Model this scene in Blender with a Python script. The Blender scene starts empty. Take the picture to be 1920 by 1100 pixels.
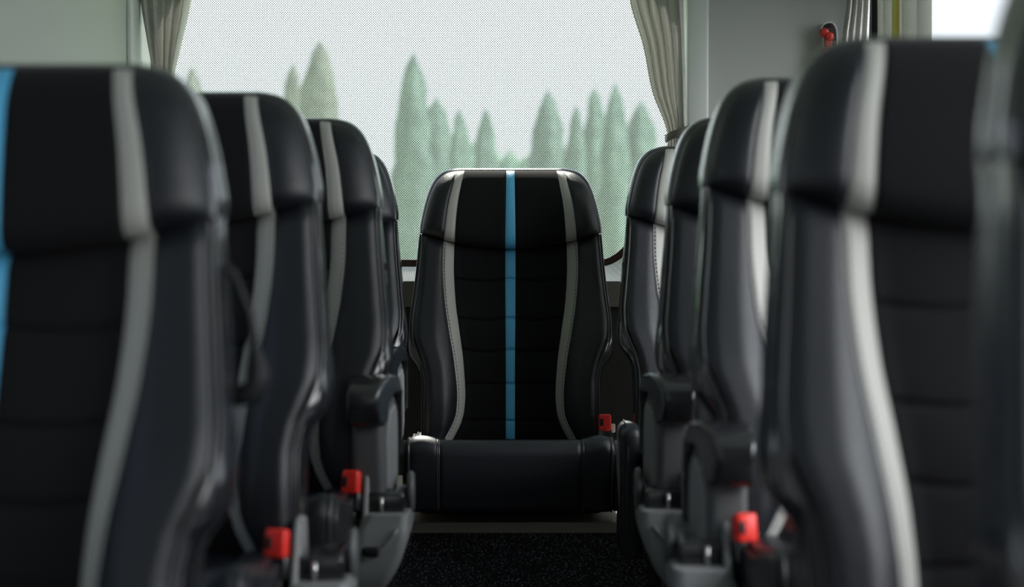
import bpy, math, random
from mathutils import Vector
PI = math.pi
F = 3626.0; HY = 430.0; EYE = 1.2
SC = bpy.context.scene
COL = SC.collection
random.seed(7)

# ------------------------------------------------------------------ materials
def new_mat(name):
    m = bpy.data.materials.new(name); m.use_nodes = True
    nt = m.node_tree
    return m, nt, nt.nodes['Principled BSDF']

def simple(name, col, rough=.5, spec=.5, metal=0.0, coat=0.0, sheen=0.0, coat_rough=.2):
    m, nt, b = new_mat(name)
    b.inputs['Base Color'].default_value = (*col, 1)
    b.inputs['Roughness'].default_value = rough
    b.inputs['Specular IOR Level'].default_value = spec
    b.inputs['Metallic'].default_value = metal
    b.inputs['Coat Weight'].default_value = coat
    b.inputs['Coat Roughness'].default_value = coat_rough
    b.inputs['Sheen Weight'].default_value = sheen
    return m

def add_bump(m, kind, scale, strength, dist=.001, stretch=(1, 1, 1), colvar=0.0):
    nt = m.node_tree; b = nt.nodes['Principled BSDF']
    tc = nt.nodes.new('ShaderNodeTexCoord'); mp = nt.nodes.new('ShaderNodeMapping')
    mp.inputs['Scale'].default_value = stretch
    nt.links.new(tc.outputs['Object'], mp.inputs['Vector'])
    if kind == 'voronoi':
        t = nt.nodes.new('ShaderNodeTexVoronoi'); out = t.outputs['Distance']
    else:
        t = nt.nodes.new('ShaderNodeTexNoise'); out = t.outputs['Fac']; t.inputs['Detail'].default_value = 4
    t.inputs['Scale'].default_value = scale
    nt.links.new(mp.outputs['Vector'], t.inputs['Vector'])
    bp = nt.nodes.new('ShaderNodeBump'); bp.inputs['Strength'].default_value = strength
    bp.inputs['Distance'].default_value = dist
    nt.links.new(out, bp.inputs['Height']); nt.links.new(bp.outputs['Normal'], b.inputs['Normal'])
    return m

M = {}
M['leather'] = add_bump(simple('black_leather', (.0065, .008, .0120), .41, .5), 'voronoi', 650, .45, .0008)
M['leather_gloss'] = add_bump(simple('black_leather_edge', (.012, .013, .017), .15, .7, coat=.9, coat_rough=.10), 'noise', 45, .12, .002)
M['fabric'] = add_bump(simple('black_fabric', (.007, .007, .008), .85, .15, sheen=.03), 'noise', 900, .5, .0006)
M['grey'] = add_bump(simple('grey_leather', (.40, .395, .365), .5, .35), 'voronoi', 700, .2, .0005)
M['blue'] = add_bump(simple('blue_leather', (.10, .43, .70), .5, .35), 'voronoi', 700, .2, .0005)
M['piping'] = simple('black_piping', (.03, .03, .033), .3, .6)
M['thread'] = simple('dark_thread', (.05, .05, .05), .6, .3)
M['plastic'] = add_bump(simple('dark_grey_plastic', (.10, .105, .108), .42, .45), 'noise', 500, .15, .0004)
M['plastic_black'] = simple('black_soft_plastic', (.016, .016, .018), .22, .7, coat=.5, coat_rough=.15)
M['plastic_light'] = simple('mid_grey_plastic', (.24, .245, .245), .4, .45)
M['red'] = simple('red_plastic', (.9, .03, .02), .35, .5)
M['metal'] = simple('steel', (.6, .6, .58), .3, .5, metal=1)
M['white'] = simple('white_plastic', (.8, .8, .78), .4)
M['wall'] = add_bump(simple('wall_panel', (.44, .45, .43), .55, .3), 'noise', 12, .05, .002)
M['pillar'] = simple('pillar_panel', (.64, .67, .645), .4, .4)
M['sill'] = simple('sill_plastic', (.90, .91, .91), .35, .5)
M['lower'] = simple('lower_panel', (.075, .07, .06), .7, .3)
M['gasket'] = simple('brown_gasket', (.035, .018, .012), .6, .3)
M['rubber'] = simple('black_rubber', (.012, .012, .015), .6, .3)
M['frame'] = simple('grey_frame', (.35, .36, .37), .4, .4)
M['hammer'] = simple('hammer_red', (.55, .035, .02), .4, .5)
M['holder'] = simple('holder_grey', (.5, .51, .5), .5, .4)
M['ceil'] = simple('ceiling_panel', (.8, .8, .78), .6)
M['trunk'] = simple('bark', (.08, .06, .04), .9)
M['yellow'] = simple('yellow_trim', (.55, .48, .12), .6, .3)

# carpet with pale flecks
m, nt, b = new_mat('speckled_carpet')
tc = nt.nodes.new('ShaderNodeTexCoord')
v = nt.nodes.new('ShaderNodeTexVoronoi'); v.inputs['Scale'].default_value = 480; v.inputs['Randomness'].default_value = 1
n = nt.nodes.new('ShaderNodeTexNoise'); n.inputs['Scale'].default_value = 150; n.inputs['Detail'].default_value = 3
nt.links.new(tc.outputs['Object'], v.inputs['Vector']); nt.links.new(tc.outputs['Object'], n.inputs['Vector'])
sp = nt.nodes.new('ShaderNodeSeparateColor'); nt.links.new(v.outputs['Color'], sp.inputs['Color'])
r = nt.nodes.new('ShaderNodeValToRGB')
r.color_ramp.elements[0].position = .86; r.color_ramp.elements[0].color = (.05, .05, .056, 1)
r.color_ramp.elements[1].position = 1.0; r.color_ramp.elements[1].color = (.6, .6, .63, 1)
nt.links.new(sp.outputs['Red'], r.inputs['Fac']); nt.links.new(r.outputs['Color'], b.inputs['Base Color'])
b.inputs['Roughness'].default_value = .95; b.inputs['Specular IOR Level'].default_value = .15
bp = nt.nodes.new('ShaderNodeBump'); bp.inputs['Strength'].default_value = .8; bp.inputs['Distance'].default_value = .003
nt.links.new(n.outputs['Fac'], bp.inputs['Height']); nt.links.new(bp.outputs['Normal'], b.inputs['Normal'])
M['carpet'] = m
M['felt'] = add_bump(simple('dark_felt', (.022, .021, .02), .95, .1), 'noise', 500, .9, .002)

# pale vinyl trim with faint streaks
m, nt, b = new_mat('pale_vinyl')
tc = nt.nodes.new('ShaderNodeTexCoord'); mp = nt.nodes.new('ShaderNodeMapping'); mp.inputs['Scale'].default_value = (4, 60, 90)
n = nt.nodes.new('ShaderNodeTexNoise'); n.inputs['Scale'].default_value = 3
r = nt.nodes.new('ShaderNodeValToRGB')
r.color_ramp.elements[0].color = (.42, .38, .31, 1); r.color_ramp.elements[1].color = (.58, .54, .45, 1)
nt.links.new(tc.outputs['Object'], mp.inputs['Vector']); nt.links.new(mp.outputs['Vector'], n.inputs['Vector'])
nt.links.new(n.outputs['Fac'], r.inputs['Fac']); nt.links.new(r.outputs['Color'], b.inputs['Base Color'])
b.inputs['Roughness'].default_value = .5
M['vinyl'] = m

# curtain cloth: woven, lets some light through
m, nt, b = new_mat('curtain_cloth')
b.inputs['Base Color'].default_value = (.66, .65, .62, 1); b.inputs['Roughness'].default_value = .8
b.inputs['Specular IOR Level'].default_value = .2; b.inputs['Sheen Weight'].default_value = .3
tc = nt.nodes.new('ShaderNodeTexCoord')
w = nt.nodes.new('ShaderNodeTexWave'); w.inputs['Scale'].default_value = 70; w.bands_direction = 'Z'; w.inputs['Distortion'].default_value = 1.5
nt.links.new(tc.outputs['Object'], w.inputs['Vector'])
bp = nt.nodes.new('ShaderNodeBump'); bp.inputs['Strength'].default_value = .5; bp.inputs['Distance'].default_value = .001
nt.links.new(w.outputs['Fac'], bp.inputs['Height']); nt.links.new(bp.outputs['Normal'], b.inputs['Normal'])
tr = nt.nodes.new('ShaderNodeBsdfTranslucent'); tr.inputs['Color'].default_value = (.80, .79, .76, 1)
mx = nt.nodes.new('ShaderNodeMixShader'); mx.inputs['Fac'].default_value = .32
out = nt.nodes['Material Output']
nt.links.new(b.outputs['BSDF'], mx.inputs[1]); nt.links.new(tr.outputs['BSDF'], mx.inputs[2])
nt.links.new(mx.outputs['Shader'], out.inputs['Surface'])
M['curtain'] = m

# perforated sun film on the rear pane: dark dots on a 45-degree lattice
def mathn(nt, op, a=None, b=None):
    n = nt.nodes.new('ShaderNodeMath'); n.operation = op
    for i, v in enumerate((a, b)):
        if v is None: continue
        if isinstance(v, (int, float)): n.inputs[i].default_value = v
        else: nt.links.new(v, n.inputs[i])
    return n.outputs[0]
m = bpy.data.materials.new('dotted_film_glass'); m.use_nodes = True
nt = m.node_tree; nt.nodes.remove(nt.nodes['Principled BSDF']); out = nt.nodes['Material Output']
tc = nt.nodes.new('ShaderNodeTexCoord'); sx = nt.nodes.new('ShaderNodeSeparateXYZ')
nt.links.new(tc.outputs['Object'], sx.inputs['Vector'])
P = .0069
K = 2 * PI / P
a = mathn(nt, 'COSINE', mathn(nt, 'MULTIPLY', mathn(nt, 'ADD', sx.outputs['X'], sx.outputs['Z']), K))
c = mathn(nt, 'COSINE', mathn(nt, 'MULTIPLY', mathn(nt, 'SUBTRACT', sx.outputs['X'], sx.outputs['Z']), K))
s = mathn(nt, 'ADD', a, c)
dot = mathn(nt, 'GREATER_THAN', s, .34)
dk = nt.nodes.new('ShaderNodeBsdfDiffuse'); dk.inputs['Color'].default_value = (.02, .025, .025, 1)
tp = nt.nodes.new('ShaderNodeBsdfTransparent'); tp.inputs['Color'].default_value = (.95, .98, .97, 1)
tl = nt.nodes.new('ShaderNodeBsdfTranslucent'); tl.inputs['Color'].default_value = (.8, .9, .87, 1)
gl = nt.nodes.new('ShaderNodeBsdfGlossy'); gl.inputs['Roughness'].default_value = .02
m1 = nt.nodes.new('ShaderNodeMixShader'); m1.inputs[0].default_value = .10
m2 = nt.nodes.new('ShaderNodeMixShader'); m3 = nt.nodes.new('ShaderNodeMixShader'); m3.inputs[0].default_value = .03
nt.links.new(tp.outputs[0], m1.inputs[1]); nt.links.new(tl.outputs[0], m1.inputs[2])
nt.links.new(m1.outputs[0], m3.inputs[1]); nt.links.new(gl.outputs[0], m3.inputs[2])
nt.links.new(dot, m2.inputs[0]); nt.links.new(m3.outputs[0], m2.inputs[1]); nt.links.new(dk.outputs[0], m2.inputs[2])
nt.links.new(m2.outputs[0], out.inputs['Surface'])
M['film'] = m
m = bpy.data.materials.new('clear_glass'); m.use_nodes = True
nt = m.node_tree; nt.nodes.remove(nt.nodes['Principled BSDF']); out = nt.nodes['Material Output']
tp = nt.nodes.new('ShaderNodeBsdfTransparent'); tp.inputs['Color'].default_value = (.94, .95, .95, 1)
gl = nt.nodes.new('ShaderNodeBsdfGlossy'); gl.inputs['Roughness'].default_value = .02
m1 = nt.nodes.new('ShaderNodeMixShader'); m1.inputs[0].default_value = .06
nt.links.new(tp.outputs[0], m1.inputs[1]); nt.links.new(gl.outputs[0], m1.inputs[2]); nt.links.new(m1.outputs[0], out.inputs['Surface'])
M['glass'] = m

# foliage / grass
def foliage(name, c1, c2, sc):
    m, nt, b = new_mat(name)
    tc = nt.nodes.new('ShaderNodeTexCoord'); n = nt.nodes.new('ShaderNodeTexNoise'); n.inputs['Scale'].default_value = sc
    n.inputs['Detail'].default_value = 6
    r = nt.nodes.new('ShaderNodeValToRGB')
    r.color_ramp.elements[0].position = .35; r.color_ramp.elements[1].position = .65
    r.color_ramp.elements[0].color = (*c1, 1); r.color_ramp.elements[1].color = (*c2, 1)
    nt.links.new(tc.outputs['Object'], n.inputs['Vector']); nt.links.new(n.outputs['Fac'], r.inputs['Fac'])
    nt.links.new(r.outputs['Color'], b.inputs['Base Color']); b.inputs['Roughness'].default_value = .8
    return m
M['tree'] = foliage('cypress_foliage', (.07, .12, .10), (.14, .21, .17), 3)
M['tree_warm'] = foliage('brown_green_foliage', (.09, .10, .07), (.18, .20, .15), 3)
M['hedge'] = foliage('hedge_foliage', (.11, .21, .14), (.20, .33, .22), 2)
M['grass'] = foliage('grass', (.16, .30, .12), (.26, .42, .20), .6)

# ------------------------------------------------------------------ mesh helpers
def link(name, verts, faces, mat, parent=None, smooth=True, subsurf=0):
    me = bpy.data.meshes.new(name); me.from_pydata([tuple(v) for v in verts], [], faces); me.update()
    me.materials.append(M[mat] if isinstance(mat, str) else mat)
    if smooth:
        for p in me.polygons: p.use_smooth = True
    o = bpy.data.objects.new(name, me); COL.objects.link(o)
    if parent: o.parent = parent
    return o

class MB:
    def __init__(s): s.v = []; s.f = []
    def add(s, verts, faces):
        k = len(s.v); s.v += [tuple(v) for v in verts]; s.f += [tuple(i + k for i in f) for f in faces]; return s
    def grid(s, rows, closed_u=False, flip=False, cap0=False, cap1=False):
        n = len(rows[0]); V = [p for r in rows for p in r]; Fc = []
        for i in range(len(rows) - 1):
            for j in range(n if closed_u else n - 1):
                a = i * n + j; b = i * n + (j + 1) % n; q = (a, b, b + n, a + n)
                Fc.append(q[::-1] if flip else q)
        if cap0: Fc.append(tuple(range(n))[::-1] if not flip else tuple(range(n)))
        if cap1: Fc.append(tuple(range((len(rows) - 1) * n, len(rows) * n)) if not flip else tuple(range((len(rows) - 1) * n, len(rows) * n))[::-1])
        return s.add(V, Fc)
    def tube(s, pts, r, n=8, closed=False):
        pts = [Vector(p) for p in pts]; rows = []
        N = len(pts); up = None
        for i, p in enumerate(pts):
            a = pts[i - 1] if (i > 0 or closed) else p; b = pts[(i + 1) % N] if (i < N - 1 or closed) else p
            t = (b - a).normalized()
            if up is None:
                up = Vector((0, 0, 1)) if abs(t.z) < .9 else Vector((0, 1, 0))
            x = t.cross(up).normalized(); up = x.cross(t).normalized()
            rr = r[i] if isinstance(r, (list, tuple)) else r
            rows.append([p + rr * (math.cos(2 * PI * k / n) * x + math.sin(2 * PI * k / n) * up) for k in range(n)])
        if closed: rows.append(rows[0]); return s.grid(rows, True)
        return s.grid(rows, True, cap0=True, cap1=True)
    def rbox(s, x0, x1, y0, y1, z0, z1, r=.005, n=3):
        # rounded box as stacked rounded-rectangle rings
        r = min(r, (x1 - x0) / 2.01, (y1 - y0) / 2.01, (z1 - z0) / 2.01)
        def ring(z, ins):
            ps = []
            rr = max(r - ins, .0002)
            for cx, cy, a0 in ((x1 - r, y1 - r, 0), (x0 + r, y1 - r, 90), (x0 + r, y0 + r, 180), (x1 - r, y0 + r, 270)):
                for k in range(n + 1):
                    a = math.radians(a0 + 90 * k / n); ps.append((cx + rr * math.cos(a), cy + rr * math.sin(a), z))
            return ps
        rows = []
        for k in range(n + 1):
            a = PI / 2 * k / n; rows.append(ring(z0 + r - r * math.cos(a), r - r * math.sin(a)))
        for k in range(n + 1):
            a = PI / 2 * k / n; rows.append(ring(z1 - r + r * math.sin(a), r - r * math.cos(a)))
        return s.grid(rows, True, cap0=True, cap1=True)
    def box(s, x0, x1, y0, y1, z0, z1):
        v = [(x, y, z) for z in (z0, z1) for y in (y0, y1) for x in (x0, x1)]
        return s.add(v, [(0, 2, 3, 1), (4, 5, 7, 6), (0, 1, 5, 4), (2, 6, 7, 3), (0, 4, 6, 2), (1, 3, 7, 5)])
    def cyl(s, c, axis, r, h, n=20, bev=.0):
        c = Vector(c); rows = []
        prof = [(-h / 2, r - bev), (-h / 2 + bev, r), (h / 2 - bev, r), (h / 2, r - bev)] if bev else [(-h / 2, r), (h / 2, r)]
        for t, rr in prof:
            ring = []
            for k in range(n):
                a = 2 * PI * k / n; u, w = rr * math.cos(a), rr * math.sin(a)
                ring.append(c + Vector({'X': (t, u, w), 'Y': (w, t, u), 'Z': (u, w, t)}[axis]))
            rows.append(ring)
        return s.grid(rows, True, cap0=True, cap1=True)
    def prism_x(s, prof, xf0, xf1):
        """prof: list of (y,z); xf0/xf1 give x of the two ends as functions of (y,z)"""
        n = len(prof)
        a = [(xf0(y, z), y, z) for y, z in prof]; b = [(xf1(y, z), y, z) for y, z in prof]
        V = a + b; Fc = [(i, (i + 1) % n, (i + 1) % n + n, i + n) for i in range(n)]
        Fc += [tuple(range(n))[::-1], tuple(range(n, 2 * n))]
        return s.add(V, Fc)
    def build(s, name, mat, parent=None, smooth=True, bevel=0, sub=0):
        o = link(name, s.v, s.f, mat, parent, smooth)
        if bevel:
            b = o.modifiers.new('b', 'BEVEL'); b.width = bevel; b.segments = 3; b.limit_method = 'ANGLE'; b.angle_limit = math.radians(35)
            o.modifiers.new('w', 'WEIGHTED_NORMAL')
        if sub:
            q = o.modifiers.new('s', 'SUBSURF'); q.levels = sub; q.render_levels = sub
        return o

def tag(o, label=None, cat=None, group=None, kind=None):
    if label: o['label'] = label
    if cat: o['category'] = cat
    if group: o['group'] = group
    if kind: o['kind'] = kind
    return o
def empty(name, loc, rz=0):
    o = bpy.data.objects.new(name, None); COL.objects.link(o); o.location = loc; o.rotation_euler = (0, 0, rz)
    o.empty_display_size = .1
    return o

def lut(tab):
    tab = sorted(tab)
    def f(t):
        if t <= tab[0][0]: return tab[0][1]
        if t >= tab[-1][0]: return tab[-1][1]
        for (a, va), (b, vb) in zip(tab, tab[1:]):
            if a <= t <= b:
                q = (t - a) / (b - a)
                return va + (vb - va) * q
    return f
def smooth_lut(tab, n=64):
    """Catmull-Rom through the table"""
    tab = sorted(tab); xs = [t[0] for t in tab]; ys = [t[1] for t in tab]; N = len(tab)
    m = []
    for i in range(N):
        if i == 0: m.append((ys[1] - ys[0]) / (xs[1] - xs[0]))
        elif i == N - 1: m.append((ys[-1] - ys[-2]) / (xs[-1] - xs[-2]))
        else:
            d0 = (ys[i] - ys[i - 1]) / (xs[i] - xs[i - 1]); d1 = (ys[i + 1] - ys[i]) / (xs[i + 1] - xs[i])
            m.append(0 if d0 * d1 <= 0 else 2 * d0 * d1 / (d0 + d1))
    def f(t):
        if t <= xs[0]: return ys[0]
        if t >= xs[-1]: return ys[-1]
        for i in range(N - 1):
            if t <= xs[i + 1]:
                h = xs[i + 1] - xs[i]; q = (t - xs[i]) / h
                return ((2*q**3 - 3*q*q + 1) * ys[i] + (q**3 - 2*q*q + q) * h * m[i] + (-2*q**3 + 3*q*q) * ys[i + 1] + (q**3 - q*q) * h * m[i + 1])
    return f

# ------------------------------------------------------------------ the seat
# photo measurements of the central seat turned into metres (seat plane leans back)
ZTOP = 5.04; JZ = .693
def dist(y): return ZTOP - .18 * (y - 320) / 488.
def hh(y): return EYE - (y - HY) * dist(y) / F - JZ
def T(tab): return smooth_lut([(hh(y), w * dist(y) / F) for y, w in tab])
W_head = T([(320, 96), (321.5, 108), (325, 121), (332, 132), (344, 142), (360, 149.5), (380, 156), (405, 162), (430, 166), (445, 166)])
W_body = T([(430, 163), (500, 169), (560, 176), (605, 181), (628, 180.5), (655, 172), (680, 163), (715, 158), (790, 159), (850, 160)])
W_shell = T([(430, 167), (480, 173), (540, 181), (590, 187), (640, 194), (662, 192), (676, 184), (690, 174), (705, 170), (785, 168), (850, 168)])
G_out = T([(320, 100), (345, 107), (375, 115), (405, 120), (440, 124), (453, 125), (500, 126.5), (560, 123), (620, 114), (680, 104), (740, 99), (770, 101), (790, 107), (808, 116), (830, 128)])
G_in = T([(320, 86), (345, 92), (375, 98), (405, 101.5), (440, 104), (453, 105), (500, 106), (560, 103), (620, 95), (680, 87.5), (740, 84.5), (770, 87), (790, 92), (808, 100), (830, 112)])
B_hw = T([(320, 7.5), (440, 9.5), (500, 9.5), (700, 8.5), (830, 8.5)])
SEAMX = 166 * dist(437) / F
def seam(x): t = min(abs(x) / SEAMX, 1.05); return hh(466) + (hh(437) - hh(466)) * t ** 2
TILT = .18 / (hh(320) - hh(808))
BOLS = smooth_lut([(0, .045), (.10, .055), (.2, .05), (.32, .03), (.45, .014), (.56, .008)])
LUMB = smooth_lut([(-.05, .0), (.10, -.018), (.22, -.022), (.38, -.006), (.56, 0)])
QS = [525, 598, 657, 722, 792]
def sstep(t): t = max(0, min(1, t)); return t * t * (3 - 2 * t)
def cosp(a, b, n, k=0.7):
    r = []
    for i in range(n + 1):
        t = i / n; tc = .5 - .5 * math.cos(PI * t); r.append(a + (b - a) * ((1 - k) * t + k * tc))
    return r

def body_y(x, h):
    ax = abs(x); gi, w = G_in(h), W_body(h); go = G_out(h)
    q = (ax - gi * .86) / max(w - gi * .86, .01)
    y = TILT * h + LUMB(h)
    if q > 0:
        y -= BOLS(h) * sstep(q / .62) + .007 * math.sin(PI / 2 * min(q, 1))
        if q > .84: y += (BOLS(h) * .16 + .008) * ((q - .84) / .16) ** 2
    # sewn seams
    for s0 in (gi, go, B_hw(h)):
        y += .0035 * math.exp(-((ax - s0) / .0035) ** 2)
    if ax < gi:
        for yq in QS:
            hq = hh(yq + 5 * math.sin(PI * min(ax / gi, 1)) * (1 if yq < 700 else -.2) - 3)
            d = h - hq
            y += .0055 * math.exp(-(d / .0028) ** 2) + .003 * math.exp(-abs(d) / .012)
        # gentle pillow between seams
        y -= .004 * math.sin(PI * min(1, ax / gi))
    # tuck in under the headrest
    d = seam(x) - h
    if d < .03: y += .012 * (1 - max(d, 0) / .03) ** 2
    if h < .03: y += .012 * ((.03 - h) / .06) ** 2
    return y

HD = .046
def g(t): t = max(0, min(1, t)); return math.sqrt(1 - (1 - t) ** 2)
HTOP = hh(320)
def head_y(x, h, W, v):
    ax = abs(x)
    e = (.12 + .88 * g((W - ax) / .045)) * (.1 + .9 * g((HTOP - h) / .05))
    hb = h - seam(x)
    eb = .35 + .65 * g(hb / .035)
    y = TILT * h - HD * e * eb * (.82 + .25 * math.sin(PI * min(1, v * .9 + .1)))
    gi, go = G_in(h), G_out(h)
    for s0 in (gi, go, B_hw(h)):
        if v < 1: y += .003 * math.exp(-((ax - s0) / .0035) ** 2) * min(1, (1 - v) * 12)
    return y

def columns(sections):
    return sections

def seat_backrest(root):
    # body front: rows of h, pieces by column
    hs = []
    base = [i / 230 for i in range(231)]
    hmin = -.05
    def rowpts(xa, xb, n, v):
        pass
    def piece(fa, fb, n, k=.7):
        rows = []
        for t in base:
            hn = hmin + (hh(445) - hmin) * t
            a, b = fa(hn), fb(hn)
            r = []
            for x in cosp(a, b, n, k):
                h = hmin + (seam(x) + .012 - hmin) * t
                r.append((x, body_y(x, h), h))
            rows.append(r)
        return rows
    N = lambda f: (lambda h: -f(h))
    bx = MB(); bx.grid(piece(N(G_in), N(B_hw), 22)); bx.grid(piece(B_hw, G_in, 22))
    bx.build('backrest_fabric', 'fabric', root)
    MB().grid(piece(N(B_hw), B_hw, 6)).build('blue_stripe', 'blue', root)
    for s in (-1, 1):
        if s < 0:
            a, b, c, d = N(G_out), N(G_in), N(W_body), N(G_out)
        else:
            a, b, c, d = G_in, G_out, G_out, W_body
        st = MB().grid(piece(a, b, 8)).build('grey_stripe', 'grey', root)
        # stitching just outside the stripe
        MB_ = MB()
        for i in range(0, 64):
            h0 = -.02 + i * .0095; h1 = h0 + .006
            if h1 > seam(G_out(h0)) - .004: break
            x0 = s * (G_out(h0) - .0045); x1 = s * (G_out(h1) - .0045)
            MB_.tube([(x0, body_y(x0, h0) - .0007, h0), (x1, body_y(x1, h1) - .0007, h1)], .0007, 4)
        MB_.build('stitching', 'thread', st)
        MB().grid(piece(c, d, 22)).build('side_bolster', 'leather', root)
        # edge piping
        pts = []
        for i in range(70):
            h = hmin + (hh(440) - hmin) * i / 69
            pts.append((s * (W_body(h) + .001), body_y(W_body(h), h) + .001, h))
        pts2 = [(x + s * .006, y + .007, z) for x, y, z in pts]
        pm = MB().tube(pts, .0032, 8).tube(pts2, .0028, 8)
        pm.build('edge_piping', 'piping', root)
    # side gusset and back panel
    rows = []
    for i in range(71):
        h = -.09 + (hh(437) + .004 + .09) * i / 70
        hw, ws = W_body(h), max(W_shell(h), W_body(h) + .004)
        y0 = body_y(hw, h)
        half = [(hw, y0), (hw + (ws - hw) * .55, y0 + .010), (ws - .002, y0 + .026), (ws, y0 + .045), (ws - .001, y0 + .075), (ws - .005, y0 + .079), (ws - .001, y0 + .084),
                (ws - .002, y0 + .120), (ws - .012, y0 + .140), (ws * .8, y0 + .152), (ws * .4, y0 + .156), (0, y0 + .157)]
        r = [(x, y, h) for x, y in half] + [(-x, y, h) for x, y in half[-2::-1]]
        rows.append(r)
    MB().grid(rows, cap0=False).build('backrest_shell', 'leather_gloss', root)

def seat_headrest(root):
    vs = [1 - (1 - i / 48) ** 1.7 for i in range(49)]
    def piece(fa, fb, n, k=.7):
        rows = []
        for v in vs:
            hn = hh(437) + (HTOP - hh(437)) * v
            W = W_head(hn); a, b = fa(hn), fb(hn)
            r = []
            for x in cosp(a, b, n, k):
                h = seam(x) + (HTOP - seam(x)) * v
                r.append((x, head_y(x, h, W, v), h))
            rows.append(r)
        return rows
    def neg(f): return lambda h: -f(h)
    lim = lambda f: (lambda h: min(f(h), W_head(h) * .995))
    GO, GI = lim(G_out), lim(G_in)
    # main: leather wings, gusset band, back
    mb = MB()
    mb.grid(piece(neg(W_head), neg(GO), 20, .8)); mb.grid(piece(GO, W_head, 20, .8))
    # gusset: follow outline up one side, across the top and down the other
    out = []
    for v in vs:
        hn = hh(437) + (HTOP - hh(437)) * v; W = W_head(hn)
        h = seam(W) + (HTOP - seam(W)) * v
        out.append((W, h))
    Wt = out[-1][0]
    path = out + [(Wt * (1 - 2 * i / 24), HTOP) for i in range(1, 24)] + [(-w, h) for w, h in reversed(out)]
    def ring(dy, ins):
        r = []
        for x, h in path:
            r.append((x * (1 - ins / SEAMX), TILT * h + dy, h - ins * max(0, (h - .5) / .1) * .6))
        return r
    gus = MB().grid([ring(0, 0), ring(.006, -.005), ring(.022, -.008), ring(.050, -.008), ring(.056, -.002), ring(.062, -.007), ring(.095, -.006), ring(.118, .004), ring(.128, .02)], flip=True)
    # back surface
    rows = []
    for i, (w, h) in enumerate(out):
        W = w * (1 - .02 / SEAMX)
        rows.append([(W * u, TILT * h + .128 + .012 * (1 - u * u), h - .02 * max(0, (h - .5) / .1) * .6) for u in [1 - 2 * k / 16 for k in range(17)]])
    mb.grid(rows)
    # underside
    W = out[0][0]
    rows = []
    for t in (0, .3, .7, 1):
        r = []
        for k in range(25):
            x = -W + 2 * W * k / 24; h = seam(x)
            y0 = head_y(x, h, W, 0); y1 = TILT * h + .128
            r.append((x, y0 + (y1 - y0) * t, h + .004 * math.sin(PI * t)))
        rows.append(r)
    mb.grid(rows)
    head = mb.build('headrest', 'leather', root)
    gus.build('headrest_side_band', 'leather_gloss', head)
    f = MB(); f.grid(piece(neg(GI), neg(B_hw), 22)); f.grid(piece(B_hw, GI, 22)); f.build('headrest_fabric', 'fabric', head)
    MB().grid(piece(neg(B_hw), B_hw, 6)).build('headrest_blue_stripe', 'blue', head)
    MB().grid(piece(neg(GO), neg(GI), 8)).build('headrest_grey_stripe', 'grey', head)
    MB().grid(piece(GI, GO, 8)).build('headrest_grey_stripe', 'grey', head)
    p = MB().tube([(x, TILT * h - .001, h) for x, h in path], .0032, 8)
    p.tube([(x * 1.02, TILT * h + .056, h + .002) for x, h in path], .0026, 6)
    p.build('headrest_piping', 'piping', head)

def seat_cushion(root, X=.248, D=.44, TH=.148, cx=.164):
    # profile in (y,z): from the back over the top, round the front nose and down
    prof = [(.06, -.012), (.0, -.012), (-.1, -.014), (-.2, -.008), (-.30, .006), (-.36, .017)]
    yf, zt = -D, .022; TH += .020
    R = .038
    for k in range(1, 10):
        a = PI / 2 * k / 9; prof.append((yf + R - R * math.sin(a), zt - R + R * math.cos(a)))
    for k in range(1, 9):
        t = k / 8; prof.append((yf - .006 * math.sin(PI * t) + .014 * t, zt - R - (TH - R - .02) * t))
    for k in range(1, 6):
        a = PI / 2 * k / 5; prof.append((yf + .014 + .02 - .02 * math.cos(a), zt - TH + .02 - .02 * math.sin(a)))
    prof += [(-.2, -TH), (.06, -TH)]
    def P(x, i):
        y, z = prof[i]
        e = g((X - abs(x)) / .032)
        s0 = max(0., min(1, (abs(x) - cx) / (X - cx)))
        hump = .010 * math.sin(PI * min(1, s0)) if z > -.06 else .0
        gr = .004 * math.exp(-((abs(x) - cx) / .004) ** 2)
        c = (-.2, -.1)
        k = (1 - e) * .024 + gr
        dy, dz = y - c[0], z - c[1]; L = math.hypot(dy, dz)
        yy = y - dy / L * k; zz = z - dz / L * k + hump * (1 if y < -.02 else .5)
        # sitting dip in the middle
        if z > -.05 and y > -.38: zz -= .008 * (1 - s0) * sstep((y + .42) / .2) * (1 if abs(x) < cx else .3)
        return (x, yy, zz)
    def piece(a, b, n):
        return [[P(x, i) for x in cosp(a, b, n, .8)] for i in range(len(prof))]
    mb = MB(); mb.grid(piece(-X, -cx, 18), flip=True); mb.grid(piece(cx, X, 18), flip=True)
    # close the ends
    for sgn in (-1, 1):
        ring = [P(sgn * X, i) for i in range(len(prof))]
        mb.add(ring, [tuple(range(len(ring)))[::sgn]])
    mb.grid([[P(x, len(prof) - 1) for x in (-X, X)], [P(x, 0) for x in (-X, X)]])
    c = mb.build('seat_cushion', 'leather', root)
    MB().grid(piece(-cx, cx, 36), flip=True).build('cushion_centre_panel', 'leather', c)
    for sgn in (-1, 1):
        pm = MB()
        for x, r in ((sgn * cx, .0022), (sgn * (cx + .004), .0016), (sgn * (X - .014), .0032), (sgn * (X - .004), .0036)):
            pts = []
            for i in range(len(prof) - 2):
                q = P(x, i); pts.append((q[0], q[1] - .001, q[2] + .0005))
            pm.tube(pts, r, 6)
        pm.build('cushion_piping', 'piping', c)
    return c

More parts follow.
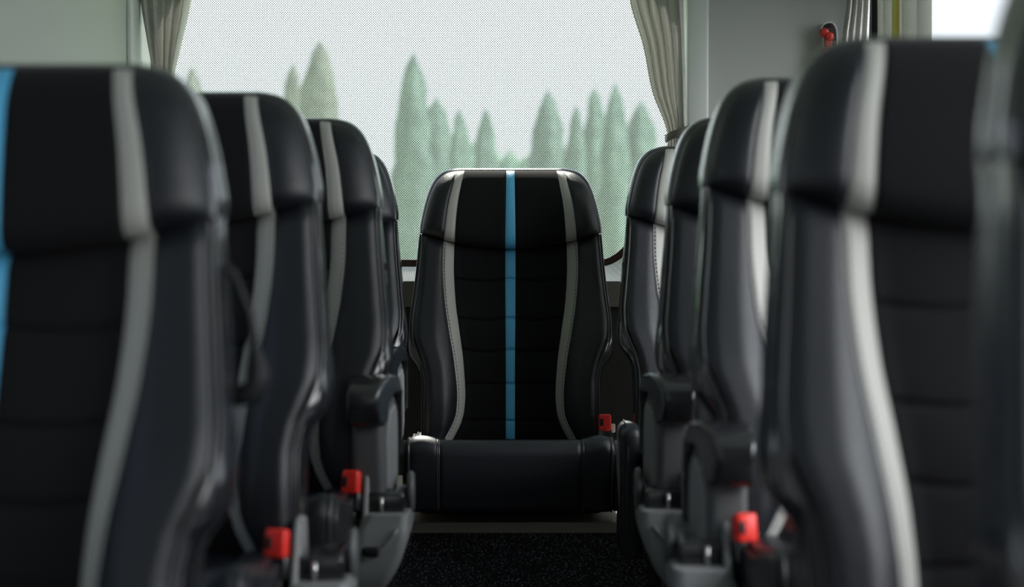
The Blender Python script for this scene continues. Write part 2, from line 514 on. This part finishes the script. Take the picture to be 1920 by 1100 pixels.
def buckle(root, x, y, z, rz=0, name='belt_buckle'):
    mb = MB(); mb.rbox(-.0155, .0155, -.014, .010, .0, .042, .005)
    b = mb.build(name, 'red', root); b.location = (x, y, z); b.rotation_euler = (math.radians(-12), 0, rz)
    MB().rbox(-.013, -.004, -.0155, -.010, .012, .030, .002).build('buckle_slot', 'rubber', b)
    MB().rbox(-.018, .018, -.010, .013, -.03, .004, .004).rbox(-.01, .01, -.004, .006, -.09, -.02, .003).build('buckle_stalk', 'plastic_black', b)
    return b

def armrest(root, s):
    """raised armrest on the aisle side (s = +1 or -1); nose hooks toward the front"""
    def xi(y, z): return s * .205
    def xo(y, z): return s * (.258 + max(0, min(1, (y + .12) / .10)) * .036)
    def fix(p): return p if s > 0 else p
    body = [(-.075, -.02), (-.02, -.035), (.03, -.02), (.038, .04), (.034, .10), (.02, .15), (-.01, .172), (-.05, .172), (-.078, .15), (-.082, .10), (-.080, .04)]
    a = MB().prism_x([(y * .92, z) for y, z in body], lambda y, z: s * .212, lambda y, z: xo(y, z) - s * .008)
    arm = a.build('armrest', 'plastic', root, bevel=.012)
    # pad: wraps over nose and down the rear
    outer = [(-.105, .118), (-.118, .150), (-.112, .178), (-.088, .196), (-.045, .203), (.0, .198), (.035, .175), (.052, .135), (.056, .09), (.050, .045)]
    inner = [(.034, .045), (.036, .10), (.024, .145), (-.005, .165), (-.045, .166), (-.062, .150), (-.068, .120), (-.085, .112)]
    MB().prism_x(outer + inner, xi, lambda y, z: xo(y, z) + s * .002).build('armrest_pad', 'plastic_black', arm, bevel=.014)
    # grey inset on the aisle side
    ins = [(-.055, .0), (-.005, -.012), (.022, .02), (.022, .10), (.008, .135), (-.02, .15), (-.045, .135), (-.058, .09)]
    MB().prism_x(ins, lambda y, z: xo(y, z) - s * .02, lambda y, z: xo(y, z) - s * .0055).build('armrest_inset', 'plastic_light', arm, bevel=.004)
    return arm

def side_cover(root, s):
    # lofted grey side cover under the armrest
    out_x = smooth_lut([(-.30, .215), (-.23, .232), (-.19, .248), (-.15, .276), (-.11, .294), (-.07, .302), (-.03, .302), (.02, .300)])
    in_x = smooth_lut([(-.30, .195), (-.15, .200), (-.08, .208), (-.04, .225), (.02, .238)])
    yf = smooth_lut([(-.30, -.10), (-.22, -.13), (-.15, -.15), (-.09, -.14), (-.05, -.125)])
    rows = []
    for i in range(25):
        z = -.30 + .255 * i / 24
        a, b = in_x(z), out_x(z); y0 = yf(z); y1 = .06
        r = min(.018, (b - a) / 2.2)
        ring = []
        for cx, cy, a0 in ((b - r, y1 - r, 0), (a + r, y1 - r, 90), (a + r, y0 + r, 180), (b - r, y0 + r, 270)):
            for k in range(6):
                t = math.radians(a0 + 90 * k / 5); ring.append((s * (cx + r * math.cos(t)), cy + r * math.sin(t), z))
        rows.append(ring)
    cov = MB().grid(rows, True, cap0=True, cap1=True, flip=(s < 0)).build('side_cover', 'plastic_light', root, bevel=.004)
    # inner cheek rising beside the buckle
    ck = [(-.13, -.10), (-.12, -.05), (-.085, .0), (-.06, .035), (-.03, .04), (.03, .03), (.05, -.05), (.05, -.12)]
    MB().prism_x(ck, lambda y, z: s * .219, lambda y, z: s * .229).build('inner_cheek', 'plastic_light', cov, bevel=.004)
    # outer pivot cap
    MB().cyl((s * .300, -.01, -.02), 'X', .038, .012, 28, .004).build('pivot_cap', 'plastic', cov)
    # pivot socket in black with a steel pin
    MB().rbox(min(s * .212, s * .292), max(s * .212, s * .292), -.09, .04, -.055, -.012, .006).build('pivot_socket', 'plastic_black', cov)
    MB().cyl((s * .252, -.094, -.032), 'Z', .0035, .028, 10).build('pivot_pin', 'metal', cov)
    # recessed pull slot and raised rib
    MB().rbox(min(s * .222, s * .252), max(s * .222, s * .252), -.155, -.13, -.115, -.098, .005).build('pull_slot', 'rubber', cov)
    pts = [(s * (.222 + .06 * t), -.150 + .012 * t, -.118 + .05 * t * t) for t in [i / 8 for i in range(9)]]
    MB().tube(pts, [.004] * 9, 8).build('cover_rib', 'plastic_light', cov)
    return cov

def make_seat(label, side=0, H=.47, arm=True):
    root = empty('passenger_seat', (0, 0, 0))
    tag(root, label, 'seat')
    n0 = set(o.name for o in COL.objects)
    seat_backrest(root); seat_headrest(root)
    if side: seat_cushion(root, .205, .44, .16, .145)
    else: seat_cushion(root)
    if side:
        side_cover(root, side)
        if arm: armrest(root, side)
        buckle(root, side * .199, -.10, -.012, -side * .25)
        MB().rbox(-.19, .19, -.33, .10, -.42, -.005, .02).build('pedestal', 'plastic_black', root).location = (0, 0, -.163)
    else:
        buckle(root, .235, -.06, .005, .05)
        MB().rbox(-.010, .010, -.004, .004, .0, .022, .003).build('belt_tag', 'white', root).location = (.252, -.04, .0)
        MB().rbox(-.22, .22, -.16, .10, -(H - .150), .0, .004).build('plinth', 'rubber', root).location = (0, 0, -.150)
    for o in root.children: o.location.z += H
    return root

def copy_tree(o, parent=None, skip=()):
    c = o.copy(); COL.objects.link(c); c.parent = parent
    for ch in list(o.children):
        if ch.name.split('.')[0] in skip: continue
        copy_tree(ch, c, skip)
    return c

H0 = .47
centre = make_seat('central black seat at the aisle end, with full blue stripe, below the dotted window', 0, JZ - .508)
centre.location = (-.004, dist(808), .508)
protoL = make_seat('x', +1, H0); protoR = make_seat('x', -1, H0)
#  side, X, distance of headrest top, height offset, armrest, cover, label
rows = [
 ('L', -.556, 2.14, .024, 0, 0, 'nearest left black seat, its blue centre stripe cut by the left photo edge'),
 ('L', -.532, 3.00, .054, 0, 1, 'black seat with grey stripe, second from the camera on the left of the aisle'),
 ('L', -.483, 3.68, .052, 1, 1, 'black seat with raised armrest and light grey side cover, third on the left'),
 ('L', -.512, 4.71, .033, 1, 0, 'farthest black seat on the left, mostly hidden, beside the central seat'),
 ('R', .574, 1.36, .060, 0, 0, 'black seat at the right edge of the photo, only its dark side showing'),
 ('R', .520, 2.10, .050, 0, 0, 'large black seat with pale grey stripe, in front of the bright right side window'),
 ('R', .529, 3.00, .076, 1, 1, 'black seat with glossy rounded armrest and red buckle, third from the right photo edge'),
 ('R', .530, 3.70, .056, 1, 1, 'black seat with raised armrest, directly in front of the farthest seat on the right'),
 ('R', .512, 4.71, .043, 0, 0, 'farthest black seat on the right, with padded side panel, beside the central seat'),
]
PLAT = JZ + .022 - H0
used = set()
for sd, X, Z, dz, arm_, cov_, lab in rows:
    pr = protoL if sd == 'L' else protoR
    skip = () if arm_ else ('armrest',)
    if not cov_: skip = skip + ('side_cover', 'belt_buckle')

    c = copy_tree(pr, None, skip)
    c.location = (X, Z - .18, PLAT); c['label'] = lab; c['group'] = 'aisle seats facing the camera'
    for ch in c.children:
        ch.location.z += dz - .022
        if ch.name.startswith('armrest') and not cov_: ch.location.x -= .030
        if ch.name.startswith('pedestal'):
            gap = ch.location.z; ch.scale.z = gap / .42
        if ch.name.startswith('armrest') and lab.startswith('black seat with glossy'): ch.location.x += .020; ch.location.z -= .048
        if ch.name.startswith('armrest') and lab.startswith('black seat with raised armrest, directly'): ch.location.z -= .010
        if ch.name.startswith('armrest') and 'light grey side cover' in lab: ch.location.x -= .014; ch.location.z -= .008
    if lab.startswith('farthest black seat on the right'):
        pad = MB()
        # rounded padded side panel beside the cushion
        pts = []
        pad.rbox(-.274, -.224, -.31, -.125, -.262, .030, .021, 5)
        p = pad.build('side_pad', 'leather', c); p.location.z = H0 + dz - .022
        pp = MB().tube([(-.258, -.305, -.24), (-.258, -.3095, -.20), (-.258, -.3095, -.02), (-.258, -.300, .018), (-.258, -.28, .029), (-.258, -.14, .0305)], .0022, 6)
        pp.build('side_pad_piping', 'piping', p)
    if lab.startswith('nearest left black seat'):
        hb = MB().tube([(.225, .17, .45), (.247, .18, .435), (.264, .185, .39), (.270, .185, .35), (.274, .18, .325), (.270, .175, .303), (.235, .17, .295)],
                       [.004, .005, .005, .007, .014, .015, .010], 10)
        h_ = hb.build('grab_handle', 'rubber', c); h_.location.z = H0 + dz - .022
def kill(o):
    for ch in list(o.children): kill(ch)
    bpy.data.objects.remove(o)
kill(protoL); kill(protoR)

# ------------------------------------------------------------------ the vehicle interior
YR = 5.45; XL, XR = -1.045, 1.03
def px(x, Y): return (x - 960) * Y / F
def pz(y, Y): return EYE - (y - HY) * Y / F
def struct(mb, name, mat, smooth=False, bevel=0):
    o = mb.build(name, mat, None, smooth, bevel=bevel); o['kind'] = 'structure'; return o
CZ = 2.12
struct(MB().box(XL, XR, -2.6, YR, -.03, 0), 'floor', 'carpet')
struct(MB().box(XL, XR, -2.6, YR, CZ, CZ + .03), 'ceiling', 'ceil')
# raised side platforms for the rows and the rear platform
struct(MB().box(XL, -.285, -2.6, 4.56, 0, PLAT), 'trim_1', 'carpet')
struct(MB().box(.285, XR, -2.6, 4.56, 0, PLAT), 'trim_2', 'carpet')
struct(MB().box(XL, XR, 4.575, YR, 0, .481), 'trim_3', 'carpet')
struct(MB().box(XL, XR, 4.56, YR, .481, .508), 'trim_4', 'vinyl', bevel=.003)

# rear wall with rounded window opening
wx0, wx1, wz0, wz1 = XL + .045, px(1283, YR), pz(500, YR), 1.98
def rrect(x0, x1, z0, z1, r, n=10):
    ps = []
    for cx, cz, a0 in ((x1 - r, z1 - r, 0), (x0 + r, z1 - r, 90), (x0 + r, z0 + r, 180), (x1 - r, z0 + r, 270)):
        for k in range(n + 1):
            a = math.radians(a0 + 90 * k / n); ps.append((cx + r * math.cos(a), cz + r * math.sin(a)))
    return ps
def window_outline(d):
    # d grows the outline outward; lower right corner is a long sweeping curve
    left = rrect(wx0 - d, wx1 + d, wz0 - d, wz1 + d, .16 + d)
    ps = left[:33]        # top right, top left, bottom left corners
    sw = smooth_lut([(1040, 487), (1128, 486.5), (1140, 484), (1152, 478), (1165, 468), (1180, 453), (1200, 425), (1224, 378), (1244, 320), (1256, 255), (1262, 190)])
    xs_ = [1060, 1100] + [1128 + 7 * i for i in range(20)]
    q = [(px(x, YR), pz(sw(x), YR)) for x in xs_]
    e = d - .0
    for i, (x, z) in enumerate(q):
        a = q[max(i - 1, 0)]; b = q[min(i + 1, len(q) - 1)]
        tx, tz = b[0] - a[0], b[1] - a[1]; L = math.hypot(tx, tz)
        ps.append((x + tz / L * (d + .0), z - tx / L * (d + .0)))
    return ps
wz0 = pz(487, YR); wx1 = px(1264, YR)
inner = window_outline(.020)
def outer_for(ps, x0, x1, z0, z1):
    """project each inner point to the rectangle boundary"""
    cx, cz = (wx0 + wx1) / 2, (wz0 + wz1) / 2; o = []
    for x, z in ps:
        dx, dz = x - cx, z - cz
        tx = ((x1 - cx) / dx if dx > 0 else (x0 - cx) / dx) if abs(dx) > 1e-6 else 1e9
        tz = ((z1 - cz) / dz if dz > 0 else (z0 - cz) / dz) if abs(dz) > 1e-6 else 1e9
        t = min(tx, tz); o.append((cx + dx * t, cz + dz * t))
    return o
# white surround: opening reveal + flat face down to the sill
zs = pz(527, YR - .03)
surx1 = px(1292, YR)
sur_o = outer_for(inner, wx0 - .043, surx1, zs, CZ)
mb = MB()
n = len(inner)
fr = [(x, YR - .03, z) for x, z in sur_o]; im = [(x, YR + .012, z) for x, z in inner]; ib = [(x, YR + .06, z) for x, z in inner]
mb.grid([fr + [fr[0]], im + [im[0]], ib + [ib[0]]])
struct(mb, 'trim_5', 'sill', smooth=False)
# pillar strip right of window, wall beyond
struct(MB().rbox(surx1 - .012, px(1325, YR), YR - .045, YR + .02, zs, CZ, .008), 'trim_6', 'pillar', smooth=True)
struct(MB().box(px(1325, YR) - .01, XR + .05, YR, YR + .04, zs, CZ), 'wall_back', 'wall')
z2 = pz(575, YR - .03)
struct(MB().box(XL, XR, YR - .03, YR + .05, z2, zs), 'trim_7', 'lower')
struct(MB().box(XL, XR, YR - .02, YR + .05, .508, z2), 'wall_back_lower', 'felt')
# gasket and pane
gi_ = window_outline(0)
mb = MB()
A_ = [(x, YR + .035, z) for x, z in inner]; B_ = [(x, YR + .030, z) for x, z in gi_]; C_ = [(x, YR + .055, z) for x, z in gi_]
mb.grid([A_ + [A_[0]], B_ + [B_[0]], C_ + [C_[0]]])
gk = struct(mb, 'window_1', 'gasket', smooth=False)
o = link('window_pane', [(x, YR + .05, z) for x, z in inner], [tuple(range(n))[::-1]], 'film', gk, smooth=False)

# side walls with long windows
def side_wall(nm, X, s, y0, y1, zb, zt, wins, k):
    mb = MB(); a, b = (X, X + s * .05) if s > 0 else (X + s * .05, X)
    mb.box(a, b, -2.6, YR + .04, 0, zb); mb.box(a, b, -2.6, YR + .04, zt, CZ)
    ys = [-2.6] + [v for w in wins for v in w] + [YR + .04]
    for i in range(0, len(ys), 2): mb.box(a, b, ys[i], ys[i + 1], zb, zt)
    struct(mb, nm, 'wall')
    for (u, v) in wins:
        k += 1
        f = MB(); f.box(a - .004 * (s > 0), b + .004 * (s < 0), u, u + .02, zb, zt); f.box(a - .004 * (s > 0), b + .004 * (s < 0), v - .02, v, zb, zt)
        f.box(a - .004, b + .004, u + .02, v - .02, zb, zb + .02); f.box(a - .004, b + .004, u + .02, v - .02, zt - .02, zt)
        fo = struct(f, 'window_%d' % k, 'rubber')
        xm = (a + b) / 2
        link('window_pane', [(xm, u, zb), (xm, v, zb), (xm, v, zt), (xm, u, zt)], [(0, 1, 2, 3)], 'glass', fo, smooth=False)
side_wall('wall_left', XL, -1, 0, 0, 1.12, 1.93, [(-2.3, -.75), (-.65, 1.1), (1.2, 3.1)], 1)
side_wall('wall_right', XR, 1, 0, 0, .96, 1.93, [(-2.3, -.75), (-.65, 1.1), (1.2, 3.15), (3.25, 5.40)], 4)
struct(MB().box(XL - .05, XR + .05, -2.65, -2.6, 0, 1.05).box(XL - .05, XR + .05, -2.65, -2.6, 1.95, CZ).box(XL - .05, -.62, -2.65, -2.6, 1.05, 1.95).box(.62, XR + .05, -2.65, -2.6, 1.05, 1.95), 'wall_front', 'wall')
# left side panelling: pillar strip near the corner, seam line further forward
yA = XL * F / (240 - 960); yB = XL * F / (203 - 960)
struct(MB().rbox(XL - .001, XL + .014, yA, YR - .03, 1.12, CZ, .005), 'trim_8', 'pillar', smooth=True)
struct(MB().box(XL - .001, XL + .004, 3.12, yB - .006, 1.12, CZ), 'trim_9', 'wall')
# right corner: dark post and pale frame
yc = YR - .02
struct(MB().box(XR - .02, XR + .002, 5.36, YR, zs, CZ), 'trim_10', 'rubber')
struct(MB().box(XR - .012, XR + .003, 5.325, 5.36, zs, CZ), 'trim_11', 'frame')

# ------------------------------------------------------------------ curtains
def curtain(name, label, ctrl, nf, amp, seed, group=None, axis='X', thick=.0):
    """ctrl: list of (z, left, right, depth) along the hang; folds narrow with width"""
    rnd = random.Random(seed)
    ph = [rnd.uniform(-.5, .5) for _ in range(nf + 1)]; am = [rnd.uniform(.6, 1.2) for _ in range(nf + 1)]
    zs_ = [c[0] for c in ctrl]
    L = smooth_lut([(c[0], c[1]) for c in ctrl]); R = smooth_lut([(c[0], c[2]) for c in ctrl]); Dp = smooth_lut([(c[0], c[3]) for c in ctrl])
    A = smooth_lut([(c[0], c[4]) for c in ctrl])
    z0, z1 = min(zs_), max(zs_); nz = 60; nu = nf * 14
    rows = []
    for i in range(nz + 1):
        z = z0 + (z1 - z0) * i / nz; r = []
        for j in range(nu + 1):
            u = j / nu
            k = u * nf; ki = min(int(k), nf - 1); fr_ = k - ki
            am_ = am[ki] * (1 - fr_) + am[ki + 1] * fr_
            w = u + .35 / nf * math.sin(2 * PI * k) * .5
            p = L(z) + (R(z) - L(z)) * w
            d = Dp(z) - A(z) * am_ * (.5 - .5 * math.cos(2 * PI * (k + .12 * math.sin(z * 3 + ph[ki])))) ** .7
            r.append((p, d, z) if axis == 'X' else (d, p, z))
        rows.append(r)
    o = MB().grid(rows).build(name, 'curtain')
    md = o.modifiers.new('t', 'SOLIDIFY'); md.thickness = .0015
    tag(o, label, 'curtain', group)
    return o
YC = YR - .05
cl = lambda x: px(x, YC); cz = lambda y: pz(y, YC)
curtain('curtain', 'bunched beige curtain at the left side of the wide dotted window',
        [(cz(-150), cl(262), cl(372), YC, .05), (cz(0), cl(268), cl(362), YC, .05), (cz(80), cl(280), cl(345), YC, .045), (cz(160), cl(292), cl(326), YC, .03), (cz(240), cl(292), cl(312), YC, .02),
         (cz(300), cl(286), cl(312), YC, .02), (cz(480), cl(268), cl(325), YC, .03)], 5, 1, 3)
rc = curtain('curtain', 'beige curtain gathered in a tie at the right side of the wide dotted window',
        [(cz(-150), cl(1165), cl(1284), YC, .05), (cz(0), cl(1180), cl(1280), YC, .05), (cz(90), cl(1206), cl(1282), YC, .045), (cz(170), cl(1222), cl(1284), YC, .035), (cz(245), cl(1250), cl(1284), YC, .02),
         (cz(270), cl(1254), cl(1284), YC, .02), (cz(330), cl(1240), cl(1286), YC, .025), (cz(450), cl(1230), cl(1290), YC, .03)], 5, 1, 11)
# tie-back strap
tb = MB()
pts = []
x0, x1 = cl(1249), cl(1290)
ring = []
strap = []
for t in [i / 20 for i in range(21)]:
    a = PI * t; xx = (x0 + x1) / 2 - (x1 - x0) / 2 * math.cos(a); yy = YC - .012 - .028 * math.sin(a)
    zc = cz(262) + (cz(240) - cz(262)) * t
    strap.append([(xx, yy, zc - .011), (xx, yy - .002, zc), (xx, yy, zc + .011)])
o = tb.grid(strap).build('curtain_tie', simple('tie_strap', (.12, .115, .10), .7))
o.modifiers.new('t', 'SOLIDIFY').thickness = .002
tag(o, 'dark strap tying the curtain to the pale pillar right of the window', 'curtain tie')
MB().rbox(x0 - .006, x0 + .002, YC - .022, YC - .008, cz(268), cz(252), .003).build('tie_hook', 'metal', o)

XC = XR - .05
# corner curtain and the curtain on the right side window
Yc = 5.30
c2 = lambda x: px(x, Yc); c2z = lambda y: pz(y, Yc)
curtain('curtain', 'pale cream curtain in the back right corner, just right of the red hammer',
        [(c2z(-140), c2(1590), c2(1628), Yc, .022), (c2z(0), c2(1585), c2(1628), Yc, .022), (c2z(80), c2(1575), c2(1626), Yc, .02), (c2z(160), c2(1568), c2(1624), Yc, .02), (c2z(400), c2(1555), c2(1624), Yc, .02)], 4, 1, 21)
yy = lambda x: XC * F / (x - 960)
curtain('curtain', 'cream curtain with a yellow edge hanging at the bright right side window',
        [(1.95, yy(1745), yy(1655), XC, .035), (1.7, yy(1748), yy(1656), XC, .035), (1.4, yy(1752), yy(1658), XC, .035), (1.0, yy(1760), yy(1660), XC, .035)], 5, 1, 5, axis='Y')
cu = [o for o in COL.objects if o.name.startswith('curtain') and o.get('label', '').startswith('cream curtain with')][0]
MB().rbox(XC - .045, XC - .037, yy(1712), yy(1703), 1.0, 1.95, .002).build('yellow_edge', 'yellow', cu)

# ------------------------------------------------------------------ emergency hammer on the back wall
hx = px(1550, YR - .03); hz = lambda y: pz(y, YR - .03)
ham = empty('emergency_hammer', (hx, YR - .02, hz(140)))
tag(ham, 'red emergency hammer in a grey hooked holder on the pale back wall', 'hammer')
u = 1 / 667.
def loc(x, y): return ((x - 1550) * u, (140 - y) * u)
hold = MB()
arc = [loc(1537, 54), loc(1540, 48), loc(1547, 44), loc(1556, 44), loc(1563, 50), loc(1566, 60), loc(1567, 80), loc(1567, 100), loc(1567, 135)]
rows_ = []
for (x, z) in arc:
    rows_.append([(x, -.028, z), (x, .018, z)])
for i in range(len(arc)): pass
a_in = [((x - .004 * (1 if i > 3 else 0)), z - .004 * (1 if i <= 4 else 0)) for i, (x, z) in enumerate(arc)]
poly = arc + a_in[::-1]
nP = len(poly)
hold.add([(x, -.03, z) for x, z in poly] + [(x, .0205, z) for x, z in poly],
         [(i, (i + 1) % nP, (i + 1) % nP + nP, i + nP) for i in range(nP)] + [(i, i + 1, nP - 2 - i, nP - 1 - i) for i in range(len(arc) - 1)] +
         [(nP + i, nP + nP - 1 - i, nP + nP - 2 - i, nP + i + 1) for i in range(len(arc) - 1)])
xa, za = loc(1543, 135); xb, zb_ = loc(1569, 52)
hold.rbox(xa, xb, .008, .02, za, zb_, .003)
for yk in (80, 90): 
    x_, z_ = loc(1562, yk); hold.rbox(x_ - .006, x_ + .008, -.018, .012, z_ - .0015, z_ + .0015, .0006)
hold.build('holder', 'holder', ham, smooth=False)
hm = MB()
x_, z_ = loc(1546, 66); hm.cyl((x_ - .004, -.012, z_ + .004), 'Y', .0125, .024, 24, .003)
x_, z_ = loc(1552, 71); hm.cyl((x_, -.014, z_), 'Y', .0125, .028, 24, .003)
hm.rbox(loc(1545, 0)[0], loc(1557, 0)[0], -.024, -.004, loc(0, 98)[1], loc(0, 74)[1], .003)
hm.rbox(loc(1543, 0)[0], loc(1558, 0)[0], -.022, -.002, loc(0, 88)[1], loc(0, 79)[1], .003)
# D-shaped grip
hm.rbox(loc(1537, 0)[0], loc(1562, 0)[0], -.026, -.004, loc(0, 102)[1], loc(0, 94)[1], .003)
hm.rbox(loc(1537, 0)[0], loc(1543, 0)[0], -.026, -.004, loc(0, 140)[1], loc(0, 96)[1], .003)
hm.rbox(loc(1546, 0)[0], loc(1561, 0)[0], -.026, -.004, loc(0, 140)[1], loc(0, 96)[1], .003)
hb = hm.build('hammer_body', 'hammer', ham)
x_, z_ = loc(1553, 70); MB().cyl((x_, -.029, z_), 'Y', .0012, .002, 10).build('rivet', 'rubber', hb)

# ------------------------------------------------------------------ outside: lawn, hedge and slim trees
GZ = -1.0
gr = link('lawn', [(-60, 7, GZ), (60, 7, GZ), (60, 120, GZ), (-60, 120, GZ)], [(0, 1, 2, 3)], 'grass', smooth=False)
gr['kind'] = 'structure'; gr.name = 'ground'
def blob(mb, cx, cy, z0, z1, rad, seed, pointy=True, nz=22, na=20, rx=1.0):
    rnd = random.Random(seed); ph = [rnd.uniform(0, 6.28) for _ in range(8)]
    rows = []
    for i in range(nz + 1):
        t = i / nz
        pr = (math.sin(PI * min(1, t * .92 + .08) ** (1.5 if pointy else 1)) ** .6) if t < 1 else 0.02
        if pointy: pr = (1 - t ** 4.5) ** .55 * (.55 + .45 * min(1, t / .12)) * (1 - .22 * t)
        pr = max(pr, .03)
        ring = []
        for k in range(na):
            a = 2 * PI * k / na
            nzv = 1 + .13 * math.sin(3 * a + ph[0] + 5 * t) + .10 * math.sin(7 * a + ph[1] - 11 * t) + .08 * math.sin(17 * t * 2 + ph[2] + 2 * a) + rnd.uniform(-.09, .09)
            r_ = rad * pr * nzv
            ring.append((cx + rx * r_ * math.cos(a), cy + r_ * math.sin(a), z0 + (z1 - z0) * t + rnd.uniform(-.05, .05)))
        rows.append(ring)
    mb.grid(rows, True, cap0=True, cap1=True)
def tree(xp, ytop, wpx, Y, seed, label, mat='tree'):
    X = px(xp, Y); zt = pz(ytop, Y); rad = wpx / 2 * Y / F
    r_ = empty('slim_tree', (X, Y, GZ)); tag(r_, label, 'tree', 'slim trees beyond the window')
    mb = MB(); blob(mb, 0, 0, .5, zt - GZ, rad * 1.3, seed); mb.build('foliage', mat, r_)
    MB().tube([(0, 0, 0), (0, 0, 1.2)], [.14, .1], 8).build('trunk', 'trunk', r_)
for a in [
 (600, 82, 78, 38, 1, 'tallest dark blurred tree left of centre in the dotted window', 'tree_warm'),
 (551, 122, 44, 40, 2, 'slim blurred tree just left of the tallest dark tree', 'tree_warm'),
 (776, 105, 64, 40, 3, 'tall blurred green tree at the middle of the dotted window', 'tree'),
 (818, 185, 70, 42, 4, 'bushy blurred tree touching the right side of the middle tall tree', 'tree'),
 (862, 208, 44, 42, 5, 'short blurred tree, first to the right of the bushy middle one', 'tree'),
 (911, 206, 42, 42, 6, 'short pointed blurred tree just above left of the central headrest stripe', 'tree'),
 (1028, 172, 62, 40, 7, 'rounded blurred tree above the right shoulder of the central headrest', 'tree'),
 (1080, 200, 40, 42, 8, 'low blurred tree between two taller ones on the right of the window', 'tree'),
 (1114, 165, 46, 42, 9, 'tall narrow blurred tree in the right third of the window', 'tree'),
 (1152, 160, 50, 42, 10, 'blurred tree beside the tied curtain, second from the right', 'tree'),
 (1200, 190, 60, 42, 12, 'blurred tree partly behind the tied right curtain', 'tree'),
 (362, 130, 60, 42, 13, 'faint blurred tree beside the left curtain', 'tree_warm'),
]: tree(*(a[:3] + (38 + (a[4] * 7 % 5) * 2.2,) + a[4:]))
hg = MB()
for i in range(46):
    xx = -16 + i * .42; blob(hg, xx, 52 + random.uniform(-.6, .6), GZ, 1.2 + random.uniform(1.0, 2.1) + (.4 if xx > -2 else 0), .9, 100 + i, False, 10, 12)
tag(hg.build('hedge', 'hedge'), 'continuous blurred green hedge along the bottom of the dotted window', 'hedge', kind='stuff')

# ------------------------------------------------------------------ light
w = bpy.data.worlds.new('sky'); SC.world = w; w.use_nodes = True
nt = w.node_tree; bg = nt.nodes['Background']
tc = nt.nodes.new('ShaderNodeTexCoord'); sx = nt.nodes.new('ShaderNodeSeparateXYZ'); nt.links.new(tc.outputs['Generated'], sx.inputs[0])
# elevation tint
r = nt.nodes.new('ShaderNodeValToRGB')
r.color_ramp.elements[0].position = .0; r.color_ramp.elements[0].color = (.80, .93, .95, 1)
r.color_ramp.elements[1].position = .6; r.color_ramp.elements[1].color = (.50, .68, 1.0, 1)
e = r.color_ramp.elements.new(.12); e.color = (.88, .93, 1, 1)
nt.links.new(sx.outputs['Z'], r.inputs['Fac'])
# bright lobe added at right, behind the camera, for seat highlights; soft everywhere else
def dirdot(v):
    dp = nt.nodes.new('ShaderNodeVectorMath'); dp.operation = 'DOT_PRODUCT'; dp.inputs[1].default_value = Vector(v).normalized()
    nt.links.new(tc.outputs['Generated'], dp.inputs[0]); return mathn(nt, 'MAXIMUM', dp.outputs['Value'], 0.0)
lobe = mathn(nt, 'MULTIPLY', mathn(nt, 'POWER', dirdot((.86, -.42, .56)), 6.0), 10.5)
base = mathn(nt, 'ADD', mathn(nt, 'MULTIPLY', dirdot((.15, 1, .1)), .62), .68)
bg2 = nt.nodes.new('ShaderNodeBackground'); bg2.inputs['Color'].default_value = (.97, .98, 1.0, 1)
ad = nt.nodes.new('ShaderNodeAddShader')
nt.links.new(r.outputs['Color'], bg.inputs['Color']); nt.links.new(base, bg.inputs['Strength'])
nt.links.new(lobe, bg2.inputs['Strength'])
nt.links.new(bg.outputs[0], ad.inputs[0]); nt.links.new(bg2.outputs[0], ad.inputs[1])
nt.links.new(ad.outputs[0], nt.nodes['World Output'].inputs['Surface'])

sun = bpy.data.lights.new('sun', 'SUN'); sun.energy = 14; sun.angle = math.radians(.6); sun.color = (1, .95, .86)
so = bpy.data.objects.new('sun', sun); COL.objects.link(so)
el, az = math.radians(46), math.radians(-4)   # comes from behind the rear window, a little from the right
d = Vector((math.sin(az) * math.cos(el), math.cos(az) * math.cos(el), math.sin(el)))
so.rotation_euler = d.to_track_quat('Z', 'Y').to_euler(); so.location = (2, 12, 8)

def portal(nm, loc, rot, sxx, syy):
    l = bpy.data.lights.new(nm, 'AREA'); l.shape = 'RECTANGLE'; l.size = sxx; l.size_y = syy; l.cycles.is_portal = True
    o = bpy.data.objects.new(nm, l); COL.objects.link(o); o.location = loc; o.rotation_euler = rot
portal('portal', ((wx0 + wx1) / 2, YR + .08, 1.52), (math.radians(-90), 0, 0), wx1 - wx0, .9)
portal('portal', (XL - .08, .4, 1.52), (0, math.radians(-90), 0), .9, 5.6)
portal('portal', (XR + .08, 1.5, 1.52), (0, math.radians(90), 0), .9, 7.9)

# ------------------------------------------------------------------ camera
cam = bpy.data.cameras.new('camera'); co = bpy.data.objects.new('camera', cam); COL.objects.link(co)
cam.sensor_width = 36; cam.lens = 36 * F / 1920; cam.clip_start = .05; cam.clip_end = 500
co.location = (0, 0, EYE); co.rotation_euler = (PI / 2 - math.atan((550 - HY) / F), 0, 0)
cam.dof.use_dof = True; cam.dof.focus_distance = 5.12; cam.dof.aperture_fstop = 68 / 21.
SC.camera = co
SC.view_settings.view_transform = 'Standard'; SC.view_settings.look = 'None'
SC.view_settings.exposure = 0; SC.view_settings.gamma = 1; SC.view_settings.use_curve_mapping = False
SC.cycles.transparent_max_bounces = 16
